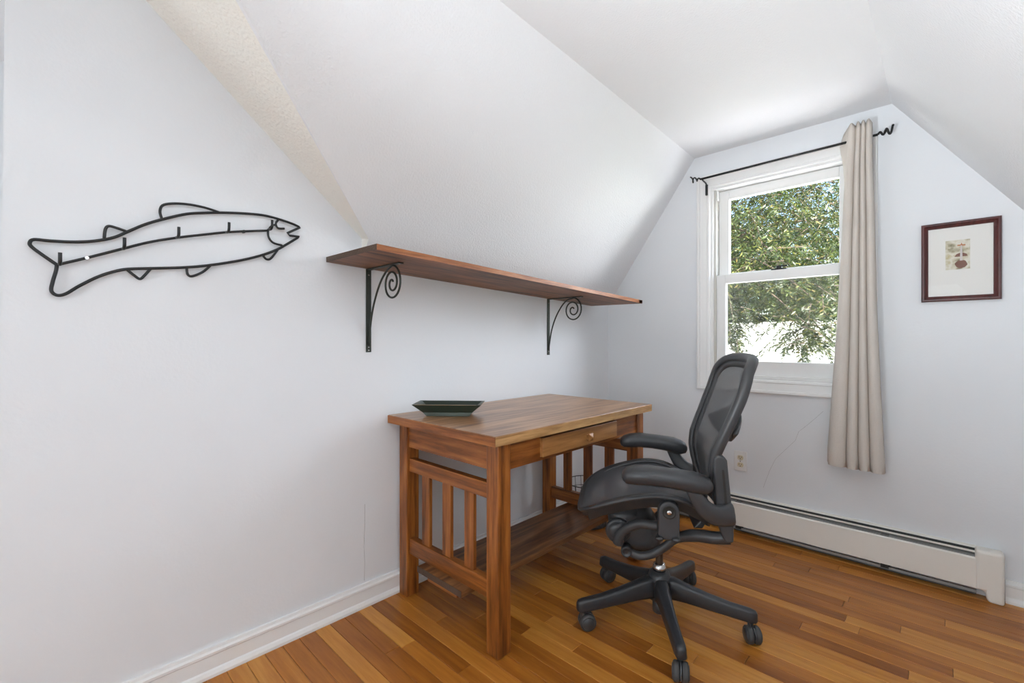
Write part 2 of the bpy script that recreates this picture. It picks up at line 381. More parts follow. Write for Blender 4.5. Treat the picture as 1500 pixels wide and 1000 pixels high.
struct(obj('wall_wing', MB().box(XWG - 0.1, XWG, YN, YE, 0, ZC), 'wall'))
struct(obj('wall_wing_far', MB().box(XWG, -0.12, YE, YE + 0.1, 0, ZC), 'wall'))

M['mark'] = plain('pencil_grey', (0.42, 0.42, 0.43), 0.8)
M['crack'] = plain('crack_grey', (0.30, 0.29, 0.29), 0.9)  # dark grey of the hairline crack itself
def mark(name, pts, axis, val, r_, m):
    o = obj(name, MB().tube([on(a, b, axis, val) for a, b in pts], r_, 5), m); return o
wl = bpy.data.objects['wall_left']; wf = bpy.data.objects['wall_far']
for nm, pts, ax, val, r_, m, par in (('hairline_crack', [(534.5, 738), (534.2, 770), (533.0, 800), (534.2, 822), (533.6, 850)], 0, 0.0, 0.0006, 'crack', wl),
        ('scuff_mark', [(1206, 602), (1196, 611), (1183, 622), (1170, 632), (1165, 645), (1152, 657), (1136, 672), (1127, 690), (1118, 714)], 1, YW, 0.0007, 'mark', wf)):
    o = mark(nm, pts, ax, val, r_, m); o.parent = par
def base_profile(depth_fn, a, b, h=0.092):
    """baseboard: shoe, flat, moulded cap; depth_fn(d, t, z) places it"""
    prof = [(0, 0), (0.022, 0), (0.022, 0.010), (0.017, 0.020), (0.012, 0.024), (0.012, 0.066), (0.0165, 0.070), (0.0165, 0.078), (0.011, 0.083), (0.009, h), (0, h)]
    return MB().loft([[depth_fn(d_, t, z) for d_, z in prof] for t in (a, b)])
bb = struct(obj('baseboard_left', base_profile(lambda d_, t, z: (d_, t, z), YE, YW), 'trim'))
bf = struct(obj('baseboard_far', base_profile(lambda d_, t, z: (t, YW - d_, z), 1.900, XR), 'trim'))
struct(obj('baseboard_corner', base_profile(lambda d_, t, z: (t, YW - d_, z), 0.022, 0.50), 'trim'))

# ------------------------------------------------------------------ window
win = sempty('window_1', (1.055, YW, WZ0))
def frame_ring(x0, x1, z0, z1, wdt, y0, y1, prof=None):
    """picture-frame moulding, mitred: profile (inset from the outer edge, y)"""
    mb = MB(); rings = []
    for cx, cz, sx, sz in ((x0, z0, 1, 1), (x1, z0, -1, 1), (x1, z1, -1, -1), (x0, z1, 1, -1)):
        rings.append([(cx + sx * i, y, cz + sz * i) for i, y in prof])
    return mb.loft(rings, closed=True)
cas = [(0.0, YW + 0.001), (0.0, YW - 0.020), (0.006, YW - 0.024), (0.016, YW - 0.023), (0.020, YW - 0.017), (0.040, YW - 0.015), (0.058, YW - 0.012), (0.062, YW - 0.016), (0.072, YW - 0.014), (0.0765, YW - 0.008), (0.0765, YW + 0.001)]
obj('casing', frame_ring(WX0 - 0.0765, WX1 + 0.0765, WZ0 - 0.0765, WZ1 + 0.0765, 0, 0, 0, cas), 'trim', win)
jamb = [(0, YW), (0.012, YW), (0.012, YW + T), (0, YW + T)]
obj('jamb', frame_ring(WX0, WX1, WZ0, WZ1, 0, 0, 0, jamb), 'trim', win)
for sx, x in ((1, WX0 + 0.012), (-1, WX1 - 0.012)):
    obj('sash_track', MB().box(min(x, x + sx * 0.014), max(x, x + sx * 0.014), YW + 0.018, YW + 0.100, WZ0 + 0.012, WZ1 - 0.012), 'aluminium', win)
    obj('track_clip', MB().box(min(x + sx * 0.014, x + sx * 0.02), max(x + sx * 0.014, x + sx * 0.02), YW + 0.022, YW + 0.056, WZ1 - 0.075, WZ1 - 0.014), 'trim', win, bevel=0.003)
def sash(name, x0, x1, z0, z1, y0, y1, st_, top, bot):
    mb = MB()
    gx0, gx1, gz0, gz1 = x0 + st_, x1 - st_, z0 + bot, z1 - top
    prof_in = 0.008
    s = obj(name, mb.box(x0, gx0, y0, y1, z0, z1).box(gx1, x1, y0, y1, z0, z1).box(gx0, gx1, y0, y1, gz1, z1).box(gx0, gx1, y0, y1, z0, gz0), 'trim', win, bevel=0.003)
    ym = (y0 + y1) / 2
    g = obj('glass_pane', MB().box(gx0 - 0.004, gx1 + 0.004, ym - 0.002, ym + 0.002, gz0 - 0.004, gz1 + 0.004), 'glass'); g.parent = s; g.matrix_parent_inverse = s.matrix_basis.inverted()
    g.matrix_parent_inverse = Matrix.Identity(4); g.parent = s
    return s
SX0, SX1 = WX0 + 0.026, WX1 - 0.026
sash('upper_sash', SX0, SX1, 1.440, 1.981, YW + 0.062, YW + 0.096, 0.058, 0.056, 0.045)
sash('lower_sash', SX0, SX1, 0.889, 1.474, YW + 0.022, YW + 0.057, 0.052, 0.052, 0.078)
lk = MB().box(1.02, 1.095, YW + 0.026, YW + 0.052, 1.474, 1.482)
lk.lathe([(0.015, 0), (0.015, 0.012), (0.010, 0.016)], (1.057, YW + 0.039, 1.482)); lk.box(1.050, 1.100, YW + 0.026, YW + 0.036, 1.489, 1.497)
obj('sash_lock', lk, 'iron', win, bevel=0.002)
obj('insect_screen', MB().box(SX0 + 0.02, SX1 - 0.02, YW + 0.118, YW + 0.119, WZ0 + 0.03, 1.45), 'screen', win)
obj('stool', MB().box(WX0 + 0.012, WX1 - 0.012, YW - 0.004, YW + 0.060, WZ0, WZ0 + 0.020), 'trim', win, bevel=0.003)

# ------------------------------------------------------------------ baseboard heater
ht = thing('baseboard_heater', 'long cream metal baseboard heater running under the window', 'heater', (1.2, YW, 0))
HX0, HX1 = 0.50, 1.815; HF = YW - 0.064
mb = MB().box(HX0, HX1, YW - 0.006, YW, 0.03, 0.206)
mb.prism([(HX0, YW, 0.206), (HX0, YW - 0.014, 0.205), (HX0, YW - 0.017, 0.199), (HX0, YW - 0.014, 0.200), (HX0, YW, 0.201)], [(HX1, YW, 0.206), (HX1, YW - 0.014, 0.205), (HX1, YW - 0.017, 0.199), (HX1, YW - 0.014, 0.200), (HX1, YW, 0.201)])
obj('back_plate', mb, 'heater', ht)
obj('gap_shade', MB().box(HX0, HX1, YW - 0.010, YW - 0.006, 0.12, 0.1985), 'dark_gap', ht)  # dark strip stands in for the shade inside the heater gap
obj('fin_core', MB().box(HX0 + 0.01, HX1, HF + 0.014, YW - 0.008, 0.055, 0.165), 'dark_gap', ht)
obj('damper', MB().box(HX0, HX1, YW - 0.040, YW - 0.035, 0.186, 0.194), 'heater', ht, bevel=0.001)
for yy, zz in ((YW - 0.026, 0.172), (YW - 0.049, 0.172), (YW - 0.056, 0.168)):
    obj('louvre_strip', MB().box(HX0, HX1, yy - 0.002, yy + 0.003, zz, zz + 0.006), 'louvre', ht)
pf = [(HF, 0.046), (HF, 0.168), (HF + 0.006, 0.174), (HF + 0.009, 0.170), (HF + 0.004, 0.165), (HF + 0.003, 0.046)]
obj('front_panel', MB().prism([(HX0, y, z) for y, z in pf], [(HX1, y, z) for y, z in pf]), 'heater', ht)
obj('bottom_rail', MB().box(HX0, HX1, HF + 0.012, HF + 0.018, 0.022, 0.034), 'louvre', ht)
obj('bottom_rail', MB().box(HX0, HX1, HF + 0.026, HF + 0.032, 0.010, 0.022), 'dark_gap', ht)
for bx in (0.86, 1.50):
    obj('support_bracket', MB().box(bx, bx + 0.03, HF + 0.010, YW - 0.012, 0.025, 0.176), 'slot', ht)
cp = [(HX1 - 0.004, 0.045), (1.838, 0.045), (1.842, 0.020), (1.896, 0.0), (1.896, 0.208), (HX1 - 0.004, 0.208)]
cp = [(HX1 - 0.004, 0.043), (1.838, 0.043), (1.844, 0.012), (1.850, 0.0), (1.896, 0.0), (1.896, 0.208), (HX1 - 0.004, 0.208)]
mb = MB().prism([(x, HF - 0.004, z) for x, z in cp], [(x, YW, z) for x, z in cp])
obj('end_cap', mb, 'heater', ht, bevel=0.010, seg=3)

# ------------------------------------------------------------------ curtain rod, curtain
rd = thing('curtain_rod', 'thin black iron curtain rod with twisted ends above the window', 'curtain rod', (1.1, YW - 0.085, 2.035))
YR = 2.703
pl = on(1026, 262.5, 1, YR); pr_ = on(1286, 197, 1, YR)
obj('rod', MB().tube([pl, pr_], 0.0058, 12), 'iron', rd, smooth=True)
def coil(p0, sgn, turns=2.3):
    pts = []
    for k in range(40):
        t = k / 39; a = t * turns * 2 * math.pi
        rr = 0.004 + 0.014 * t
        pts.append(Vector(p0) + Vector((sgn * 0.055 * t, math.cos(a) * rr - 0.004, math.sin(a) * rr + 0.006 * t)))
    return pts
obj('finial', MB().tube(coil(pl, -1), 0.0042, 8), 'iron', rd, smooth=True)
obj('finial', MB().tube(coil(pr_, 1), 0.0050, 8), 'iron', rd, smooth=True)
for bx in (pl.x + 0.012, 1.455):
    z = pl.z + (pr_.z - pl.z) * (bx - pl.x) / (pr_.x - pl.x)
    obj('rod_bracket', MB().tube(smooth_path([(bx, YW - 0.022, z - 0.072), (bx, YW - 0.026, z - 0.02), (bx, YR + 0.02, z - 0.010), (bx, YR, z - 0.007)], 5), 0.0045, 8).box(bx - 0.006, bx + 0.006, YW - 0.026, YW, z - 0.082, z - 0.020), 'iron', rd)
# curtain panel: five pleats gathered at the head, spreading to the hem
ZT, ZB = 2.107, 0.484; rows = []; hem = []
NP = 180; NR = 48; NL = 4.0
for j in range(NR + 1):
    t = j / NR; z = ZT + (ZB - ZT) * t
    xl = lerp_table([(0, 1.384), (0.05, 1.382), (0.12, 1.374), (0.3, 1.362), (0.55, 1.345), (0.8, 1.322), (0.96, 1.306), (1, 1.306)], t)
    xr = lerp_table([(0, 1.474), (0.1, 1.474), (0.25, 1.481), (0.55, 1.491), (0.8, 1.506), (1, 1.521)], t)
    amp = lerp_table([(0, 0.030), (0.06, 0.034), (0.3, 0.042), (1, 0.050)], t)
    row = []; flap = lerp_table([(0, 0.6), (0.045, 1.0), (0.10, 0.45), (0.16, 0.12), (1, 0.25)], t)
    for i in range(NP + 1):
        s = i / NP
        if s < 0.08:                                           # side edge turned back towards the wall
            e = 1 - s / 0.08
            row.append((xl - 0.040 * e * flap, YR - 0.012 + 0.055 * e * min(1, 0.35 + flap), z - 0.010 * e * (t < 0.02))); continue
        q = (s - 0.08) / 0.92
        wob = 0.10 * math.sin(t * 2.6 + q * 5) * math.sin(math.pi * q)
        ph = (q + wob * 0.25) * NL
        k_ = ph - math.floor(ph)
        lobe = max(0.0, math.sin(math.pi * k_)) ** 0.28
        wdt_ = [1.25, 0.85, 0.80, 1.1]
        x = xl + (xr - xl) * lerp_table([(0, 0), (1, 0.34), (2, 0.56), (3, 0.76), (4, 1.0)], (q + wob * 0.25) * NL)
        dip = (0.5 - 0.5 * math.cos(2 * math.pi * k_))
        zz = z + (0.014 * dip - 0.010 if j == 0 else 0) - 0.006 * q * (j == NR)
        row.append((x, YR - 0.012 - amp * lobe + 0.003 * math.sin(t * 9 + q * 7) * t, zz))
    rows.append(row)
    if j >= NR - 2: hem.append([(a, b - 0.0022, c) for a, b, c in row])
cur = obj('curtain', MB().grid(rows), 'curtain', smooth=True, fix=False)
so = cur.modifiers.new('cloth_thickness', 'SOLIDIFY'); so.thickness = 0.003; so.offset = 0
hm = obj('hem', MB().grid(hem), 'curtain', smooth=True, fix=False); hm.parent = cur
tag(cur, 'beige linen curtain panel hanging in narrow pleats at one side of the window', 'curtain')

# ------------------------------------------------------------------ framed picture
PX0, PX1, PZ0, PZ1 = 1.641, 1.890, 1.257, 1.604
pc = thing('framed_picture', 'small print in a mahogany frame with wide white mat on wall', 'picture', ((PX0 + PX1) / 2, YW, PZ0))
pp = [(0.0, YW - 0.001), (0.0, YW - 0.016), (0.004, YW - 0.021), (0.010, YW - 0.021), (0.014, YW - 0.016), (0.022, YW - 0.012), (0.0235, YW - 0.008), (0.0235, YW - 0.001)]
obj('frame', frame_ring(PX0, PX1, PZ0, PZ1, 0, 0, 0, pp), 'mahogany', pc)
obj('mat_board', MB().box(PX0 + 0.015, PX1 - 0.015, YW - 0.006, YW - 0.002, PZ0 + 0.015, PZ1 - 0.015), 'mat', pc)
pr2 = obj('paper', MB().box(1.707, 1.818, YW - 0.0066, YW - 0.006, 1.380, 1.545), 'mat', pc)
def flat(name, pts, m, dy, parent):
    o = obj(name, MB().prism([(x, YW - dy, z) for x, z in pts], [(x, YW - dy + 0.0003, z) for x, z in pts]), m); o.parent = parent; return o
flat('plate_image', [(1.7206, 1.395), (1.7975, 1.395), (1.7975, 1.523), (1.7206, 1.523)], 'print', 0.0071, pr2)
def ell(cx, cz, rx, rz, a0=0, a1=360, n=20, jag=0.0):
    return [(cx + rx * (1 + jag * math.sin(k * 5.1)) * math.cos(R(a0 + (a1 - a0) * k / n)), cz + rz * (1 + jag * math.cos(k * 3.7)) * math.sin(R(a0 + (a1 - a0) * k / n))) for k in range(n + (a1 - a0 < 360))]
flat('body_shape', ell(1.770, 1.417, 0.019, 0.018, jag=0.08), 'print_brown', 0.0075, pr2)
flat('body_shape', ell(1.770, 1.450, 0.020, 0.016, 0, 180, jag=0.05), 'print_brown', 0.0075, pr2)
flat('neck_shape', [(1.7655, 1.432), (1.7745, 1.432), (1.7725, 1.498), (1.7680, 1.498)], 'print_pale', 0.0079, pr2)
flat('head_shape', [(1.758, 1.496), (1.783, 1.496), (1.783, 1.502), (1.774, 1.502), (1.771, 1.510), (1.768, 1.502), (1.758, 1.502)], 'print_orange', 0.0078, pr2)
obj('picture_glass', MB().box(PX0 + 0.0225, PX1 - 0.0225, YW - 0.0105, YW - 0.0095, PZ0 + 0.0225, PZ1 - 0.0225), 'pic_glass', pc)

# ------------------------------------------------------------------ outlet
ou = thing('wall_outlet', 'white duplex wall outlet with ivory sockets below the window', 'outlet', (0.872, YW, 0.34))
obj('cover_plate', MB().box(0.837, 0.906, YW - 0.006, YW, 0.340, 0.453), 'outlet', ou, bevel=0.003)
for zc in (0.417, 0.376):
    pts = [(0.8715 + 0.0165 * math.cos(a * math.pi / 12), zc + max(-0.0130, min(0.0130, 0.0165 * math.sin(a * math.pi / 12)))) for a in range(24)]
    s_ = obj('receptacle', MB().prism([(x, YW - 0.0085, z) for x, z in pts], [(x, YW - 0.004, z) for x, z in pts]), 'ivory', ou)
    for dx, hh in ((-0.006, 0.008), (0.006, 0.0065)):
        q = obj('slot', MB().box(0.8715 + dx - 0.0012, 0.8715 + dx + 0.0012, YW - 0.0088, YW - 0.008, zc - hh / 2 + 0.003, zc + hh / 2 + 0.003), 'slot'); q.parent = s_
    q = obj('slot', MB().lathe([(0.0026, 0), (0.0026, 0.0006)], (0.8715, YW - 0.0088, zc - 0.007), (0, 1, 0), 10), 'slot'); q.parent = s_
obj('screw', MB().lathe([(0.0028, 0), (0.0028, 0.002)], (0.8715, YW - 0.0075, 0.3965), (0, 1, 0), 10), 'steel', ou)

# ------------------------------------------------------------------ wall shelf and brackets
UB = [Vector((0.002, 0.771, 1.385)), Vector((0.002, 2.573, 1.318))]
fl = on(552, 365.3, 2, 1.3845); fr_ = on(941, 444.3, 2, 1.3165)
fr_.x = min(fr_.x, fl.x + 0.02)
TH = 0.0195
low = [UB[0], Vector((fl.x, fl.y, fl.z)), Vector((fr_.x, fr_.y, fr_.z)), UB[1]]
print('shelf', low)
sh = thing('wall_shelf', 'long reddish brown wooden board shelf on two scroll brackets', 'shelf', (0.002, 0.771, 1.385))
mid_x = fl.x - 0.006; 
def cut(x): return [Vector((x, a.y + (b.y - a.y) * (x - a.x) / (b.x - a.x), a.z + (b.z - a.z) * (x - a.x) / (b.x - a.x))) for a, b in ((low[0], low[1]), (low[3], low[2]))]
c0, c1 = cut(mid_x); up = Vector((0, 0, TH))
obj('board', MB().prism([low[0], c0, c1, low[3]], [q + up for q in (low[0], c0, c1, low[3])]), 'shelf', sh)
obj('front_edge', MB().prism([c0, low[1], low[2], c1], [q + up for q in (c0, low[1], low[2], c1)]), 'shelf_edge', sh, bevel=0.0015)
ea, eb = low[0], low[1]; dy_ = Vector((0, -0.0012, 0))
obj('end_face', MB().prism([ea, eb, eb + up, ea + up], [q + dy_ for q in (ea, eb, eb + up, ea + up)]), 'end_grain', sh)
def under(y): return 1.385 + (1.318 - 1.385) * (y - 0.771) / (2.573 - 0.771)
def bracket(y, zb, label):
    zt = under(y) - 0.0005
    b = thing('shelf_bracket', label, 'bracket', (0, y, zb), group='iron scroll brackets under the shelf')
    obj('wall_plate', MB().box(0.0005, 0.0045, y - 0.0115, y + 0.0115, zb, zt), 'bracket', b, bevel=0.001)
    xa = 0.245
    za = zt - 0.0045
    obj('shelf_arm', MB().box(0.0045, xa, y - 0.0115, y + 0.0115, za, zt), 'bracket', b, bevel=0.001)
    H = zt - zb
    pts = [(0.006, zb + 0.030), (0.014, zb + 0.085), (0.030, zb + 0.155), (0.060, zb + 0.225), (0.100, zb + 0.283), (0.140, zb + 0.318), (0.172, zb + H - 0.0095)]
    pts = [Vector((x, y, min(z, zt - 0.0095))) for x, z in pts]
    cx, cz = 0.1800, zt - 0.073
    sp = []
    for k in range(1, 56):
        t = k / 55; a = R(96) - t * R(360 * 2.15); rr = 0.0635 * (1 - t) ** 0.85 + 0.006
        sp.append(Vector((cx + 0.95 * rr * math.cos(a) + 0.004 * t, y, cz + rr * math.sin(a))))
    path = smooth_path(pts, 5) + sp
    obj('scroll', MB().tube(path, 0.0040, 8), 'bracket', b, smooth=True)
    for z in (zt - 0.024, zb + 0.008, zb + 0.020):
        obj('screw', MB().lathe([(0.0036, 0), (0.0036, 0.001), (0.002, 0.002)], (0.0045, y, z), (1, 0, 0), 10), 'steel', b)
    obj('screw', MB().lathe([(0.0045, 0), (0.0045, 0.001)], (xa - 0.012, y, za), (0, 0, -1), 10), 'steel', b)
bracket(0.9465, 1.036, 'black iron scroll bracket holding up the shelf end beside the fish rack')
bracket(2.117, 1.000, 'black iron scroll bracket holding up the shelf end near the window wall')

# ------------------------------------------------------------------ fish coat rack (traced on the wall it hangs on)
XF = 0.012
fish = thing('fish_coat_rack', 'black wire trout outline coat rack with hooks mounted on wall', 'coat rack', (0, 0.32, 1.2))
def fw_(pts, x=XF): return [on(a / 3, 250 + b / 3, 0, x) for a, b in pts]
out = [(250, 413), (190, 372), (140, 335), (131, 316), (150, 302), (220, 308), (330, 313), (420, 308), (500, 293), (560, 268), (640, 235), (720, 212), (820, 190), (900, 185), (980, 184), (1080, 188), (1160, 196), (1230, 214), (1290, 235), (1318, 249)]
mouth = [(1318, 249), (1263, 274), (1274, 285), (1315, 290)]
belly = [(1315, 290), (1270, 317), (1220, 345), (1150, 371), (1050, 395), (920, 415), (800, 425), (650, 429), (560, 432), (500, 443), (430, 466), (350, 505), (290, 540), (252, 547), (226, 528), (231, 490), (246, 440), (250, 413)]
body = smooth_path(fw_(out), 5) + fw_(mouth)[1:3] + smooth_path(fw_(belly), 5)[:-1]
obj('body_outline', MB().tube(body, 0.0042, 8, closed=True), 'iron', fish, smooth=True)
def wire(name, pts, r=0.0038, sub=5, x=XF): return obj(name, MB().tube(smooth_path(fw_(pts, x), sub), r, 8), 'iron', fish, smooth=True)
wire('spine', [(250, 413), (380, 383), (530, 345), (650, 315), (770, 295), (900, 280), (1000, 270), (1100, 265), (1176, 263)])
wire('gill', [(1178, 258), (1180, 290), (1200, 316), (1240, 328)])
wire('eye', [(1178, 262), (1195, 242), (1212, 236)])
wire('eye', [(1224, 214), (1212, 232), (1222, 252), (1250, 254)])
wire('fin', [(712, 213), (703, 180), (715, 152), (760, 144), (830, 148), (900, 162), (965, 183)])
wire('fin', [(458, 297), (463, 258), (478, 243), (515, 252), (560, 268)])
wire('fin', [(555, 432), (590, 460), (615, 475), (635, 460), (660, 432)])
wire('fin', [(820, 425), (825, 455), (845, 463), (890, 445), (925, 416)])
wire('fin', [(1155, 371), (1170, 388), (1190, 385), (1220, 348)])
for a, b in ((262, 410), (540, 342), (775, 293), (993, 270), (1180, 258)):
    p0 = on(a / 3, 250 + b / 3, 0, XF)
    obj('hook', MB().tube(smooth_path([p0, p0 + Vector((0.022, 0, -0.003)), p0 + Vector((0.034, 0, 0.004)), p0 + Vector((0.036, 0, 0.026))], 4), 0.0042, 8), 'iron', fish, smooth=True)
for a, b in ((382, 383), (1072, 267)):
    p0 = on(a / 3, 250 + b / 3, 0, XF)
    obj('screw', MB().lathe([(0.0042, -0.012), (0.0055, 0.001), (0.0045, 0.0045)], p0, (1, 0, 0), 12), 'steel' if a < 500 else 'iron', fish)

# ------------------------------------------------------------------ desk
DX0, DX1, DY0, DY1 = 0.004, 0.661, 1.036, 2.122; ZT0, ZT1 = 0.733, 0.768
dk = thing('writing_desk', 'brown oak mission style desk with slatted ends and one drawer', 'desk', (0.33, 1.58, 0))
tp = obj('tabletop', MB().box(DX0, DX1 - 0.0012, DY0, DY1, ZT0, ZT1), 'oak_top', dk, bevel=0.003)
LX = ((0.0225, 0.0795), (0.570, 0.630)); LY = ((1.080, 1.141), (2.036, 2.095))
obj('edge_band', MB().box(DX1 - 0.0012, DX1, DY0, DY1, ZT0 + 0.001, ZT1 - 0.002), 'oak_end', tp).parent = tp
for ya, yb in ((DY0 - 0.0012, DY0), (DY1, DY1 + 0.0012)):
    obj('end_band', MB().box(DX0, DX1, ya, yb, ZT0 + 0.001, ZT1 - 0.002), 'oak_x', tp).parent = tp
for x0, x1 in LX:
    for y0, y1 in LY: obj('leg', MB().box(x0, x1, y0, y1, 0, ZT0), 'oak_z', dk, bevel=0.003)
for y0, y1 in LY:
    obj('end_apron', MB().box(LX[0][1], LX[1][0], y0 + 0.010, y0 + 0.032, 0.633, ZT0), 'oak_x', dk, bevel=0.002)
    obj('upper_rail', MB().box(LX[0][1], LX[1][0], y0 + 0.012, y0 + 0.042, 0.530, 0.585), 'oak_x', dk, bevel=0.002)
    obj('lower_rail', MB().box(LX[0][1], LX[1][0], y0 + 0.012, y0 + 0.042, 0.182, 0.247), 'oak_x', dk, bevel=0.002)
    for xs in (0.160, 0.296, 0.429):
        obj('slat', MB().box(xs, xs + 0.052, y0 + 0.020, y0 + 0.034, 0.247, 0.530), 'oak_z', dk, bevel=0.001)
obj('rear_apron', MB().box(0.036, 0.058, LY[0][1], LY[1][0], 0.633, ZT0), 'oak_y', dk, bevel=0.002)
DRY0, DRY1 = 1.306, 1.832
obj('front_apron', MB().box(0.600, 0.622, LY[0][1], DRY0, 0.633, ZT0), 'oak_y', dk)
obj('front_apron', MB().box(0.600, 0.622, DRY1, LY[1][0], 0.633, ZT0), 'oak_y', dk)
obj('drawer_rail', MB().box(0.600, 0.622, DRY0, DRY1, 0.633, 0.645), 'oak_y', dk)
dr = obj('drawer', MB().box(0.20, 0.604, DRY0 + 0.012, DRY1 - 0.012, 0.650, 0.722).box(0.604, 0.637, DRY0, DRY1, 0.647, 0.719), 'drawer', dk, bevel=0.002)
kc = (0.637, 1.598, 0.681)
kb = MB(); k_ = 0.016
kb.loft([[(kc[0] + h, kc[1] + a * s_, kc[2] + b * s_) for a, b in ((-1, -1), (1, -1), (1, 1), (-1, 1))] for h, s_ in ((0, 0.010), (0.010, 0.009), (0.012, k_), (0.018, k_), (0.026, 0.002))])
kn = obj('knob', kb, 'drawer', None, bevel=0.001); kn.parent = dr; kn.matrix_parent_inverse = Matrix.Identity(4)
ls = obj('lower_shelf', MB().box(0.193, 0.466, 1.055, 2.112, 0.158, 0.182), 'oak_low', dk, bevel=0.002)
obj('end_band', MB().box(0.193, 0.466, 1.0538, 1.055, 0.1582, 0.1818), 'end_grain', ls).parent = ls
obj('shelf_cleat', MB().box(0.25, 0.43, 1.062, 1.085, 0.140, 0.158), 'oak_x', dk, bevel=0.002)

# ------------------------------------------------------------------ tray on the desk
ty = thing('wooden_tray', 'small dark green painted wooden trough tray with sloping sides on desk', 'tray', (0.198, 1.213, ZT1), R(40.7))
def rect(l, w_, z): return [(-l / 2, -w_ / 2, z), (l / 2, -w_ / 2, z), (l / 2, w_ / 2, z), (-l / 2, w_ / 2, z)]
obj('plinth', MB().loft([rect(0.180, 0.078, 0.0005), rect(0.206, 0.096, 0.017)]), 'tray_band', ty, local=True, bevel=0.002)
obj('side_walls', MB().loft([rect(0.206, 0.096, 0.017), rect(0.288, 0.146, 0.052), rect(0.262, 0.122, 0.052), rect(0.196, 0.080, 0.022)]), 'tray', ty, local=True, bevel=0.0015)
rimw = MB()
for a, b in ((0, 1), (1, 2)):
    pa, pb = Vector(rect(0.288, 0.146, 0.0518)[a]), Vector(rect(0.288, 0.146, 0.0518)[b])
    rimw.tube([pa.lerp(pb, 0.04), pa.lerp(pb, 0.5), pa.lerp(pb, 0.93)], [0.0006, 0.0010, 0.0006], 6)
obj('worn_rim', rimw, 'tray_wear', ty, local=True)

# ------------------------------------------------------------------ wire basket behind the desk
bc = Vector((0.178, 2.272, 0)); wb = thing('wire_basket', 'small round black wire waste basket on floor behind desk', 'basket', bc)
circ = lambda r_, z, n=28: [bc + Vector((r_ * math.cos(k * 2 * math.pi / n), r_ * math.sin(k * 2 * math.pi / n), z)) for k in range(n)]
HB = 0.245
for z in (HB, 0.19, 0.135, 0.08, 0.03):
    obj('ring', MB().tube(circ(0.105 + 0.022 * z / HB, z), 0.0024 if z == HB else 0.0014, 6, closed=True), 'iron', wb, smooth=True)
for k in range(20):
    a = k * 2 * math.pi / 20
    obj('upright_wire', MB().tube([bc + Vector((r_ * math.cos(a), r_ * math.sin(a), z)) for r_, z in ((0.104, 0.006), (0.127, HB))], 0.0014, 6), 'iron', wb)
obj('base_disc', MB().lathe([(0.100, 0.0), (0.112, 0.003), (0.112, 0.014), (0.104, 0.016), (0.100, 0.006)], bc, seg=28), 'black_plastic', wb, smooth=False)

# ------------------------------------------------------------------ office chair (local axes: x forward, y towards its left arm, z up)
ch = thing('office_chair', 'dark graphite mesh office chair on five star caster base', 'chair', (0.915, 1.68, 0), R(211))
def cpart(name, mb, m, smooth=True, bevel=0.0, parent=ch, seg=2):
    o = obj(name, mb, m, None, smooth=smooth, bevel=bevel, seg=seg); o.parent = parent; return o
BASE0 = R(19.6 - 211)
def caster(ang, roll):
    d_ = Vector((math.cos(ang), math.sin(ang), 0)); p0 = d_ * 0.315
    e = bpy.data.objects.new('caster', None); col.objects.link(e); e.parent = ch; e.location = p0; e.rotation_euler = (0, 0, roll); e.empty_display_size = 0.02
    for s in (-1, 1):
        cpart('wheel', MB().lathe([(0.012, s * 0.003), (0.027, s * 0.004), (0.0305, s * 0.007), (0.0305, s * 0.019), (0.027, s * 0.023), (0.010, s * 0.025)], (-0.016, 0, 0.0305), (0, 1, 0), 24), 'rubber', parent=e)
        cpart('hub_cap', MB().lathe([(0.024, s * 0.0225), (0.021, s * 0.0262), (0.002, s * 0.0275)], (-0.016, 0, 0.0305), (0, 1, 0), 20), 'black_plastic', parent=e)
    hood = MB(); rings = []
    for y in (-0.0025, 0.0025):
        rings.append([(-0.016 + 0.032 * math.cos(R(a)), y * 1.0, 0.0305 + 0.032 * math.sin(R(a))) for a in range(-20, 201, 20)])
    hood.loft(rings); hood.lathe([(0.010, 0.035), (0.010, 0.075)], (0, 0, 0), seg=14)
    cpart('hood', hood, 'black_plastic', smooth=False, parent=e)
rolls = [R(-80), R(95), R(35), R(20), R(-95)]
for k in range(5):
    a = BASE0 + k * R(72); d_ = Vector((math.cos(a), math.sin(a), 0)); n_ = Vector((-d_.y, d_.x, 0))
    rings = []
    for r_, zc, hw, hh in ((0.020, 0.132, 0.030, 0.040), (0.055, 0.130, 0.030, 0.040), (0.10, 0.122, 0.026, 0.034), (0.17, 0.109, 0.0235, 0.0285), (0.25, 0.097, 0.0215, 0.024), (0.315, 0.090, 0.0205, 0.024), (0.332, 0.088, 0.018, 0.021), (0.338, 0.087, 0.010, 0.014)):
        ring = []
        for j in range(14):
            t = j * 2 * math.pi / 14; cx_, sz_ = math.cos(t), math.sin(t)
            ring.append(d_ * r_ + n_ * (hw * math.copysign(abs(cx_) ** 0.6, cx_) * (1.0 if sz_ < 0 else 0.86)) + Vector((0, 0, zc + hh * math.copysign(abs(sz_) ** 0.6, sz_))))
        rings.append(ring)
    cpart('base_leg', MB().loft(rings), 'black_metal')
    caster(a, rolls[k])
cpart('base_hub', MB().lathe([(0.030, 0.075), (0.044, 0.085), (0.046, 0.13), (0.043, 0.165), (0.036, 0.186), (0.026, 0.190)], (0, 0, 0), seg=28), 'black_metal')
cpart('lower_tube', MB().lathe([(0.022, 0.028), (0.026, 0.032), (0.026, 0.080)], (0, 0, 0), seg=20), 'black_plastic')
cpart('collar', MB().lathe([(0.0245, 0.188), (0.0245, 0.206), (0.0215, 0.209), (0.0215, 0.216), (0.014, 0.218)], (0, 0, 0), seg=24), 'steel')
cpart('gas_column', MB().lathe([(0.0140, 0.21), (0.0140, 0.34)], (0, 0, 0), seg=20), 'worn')
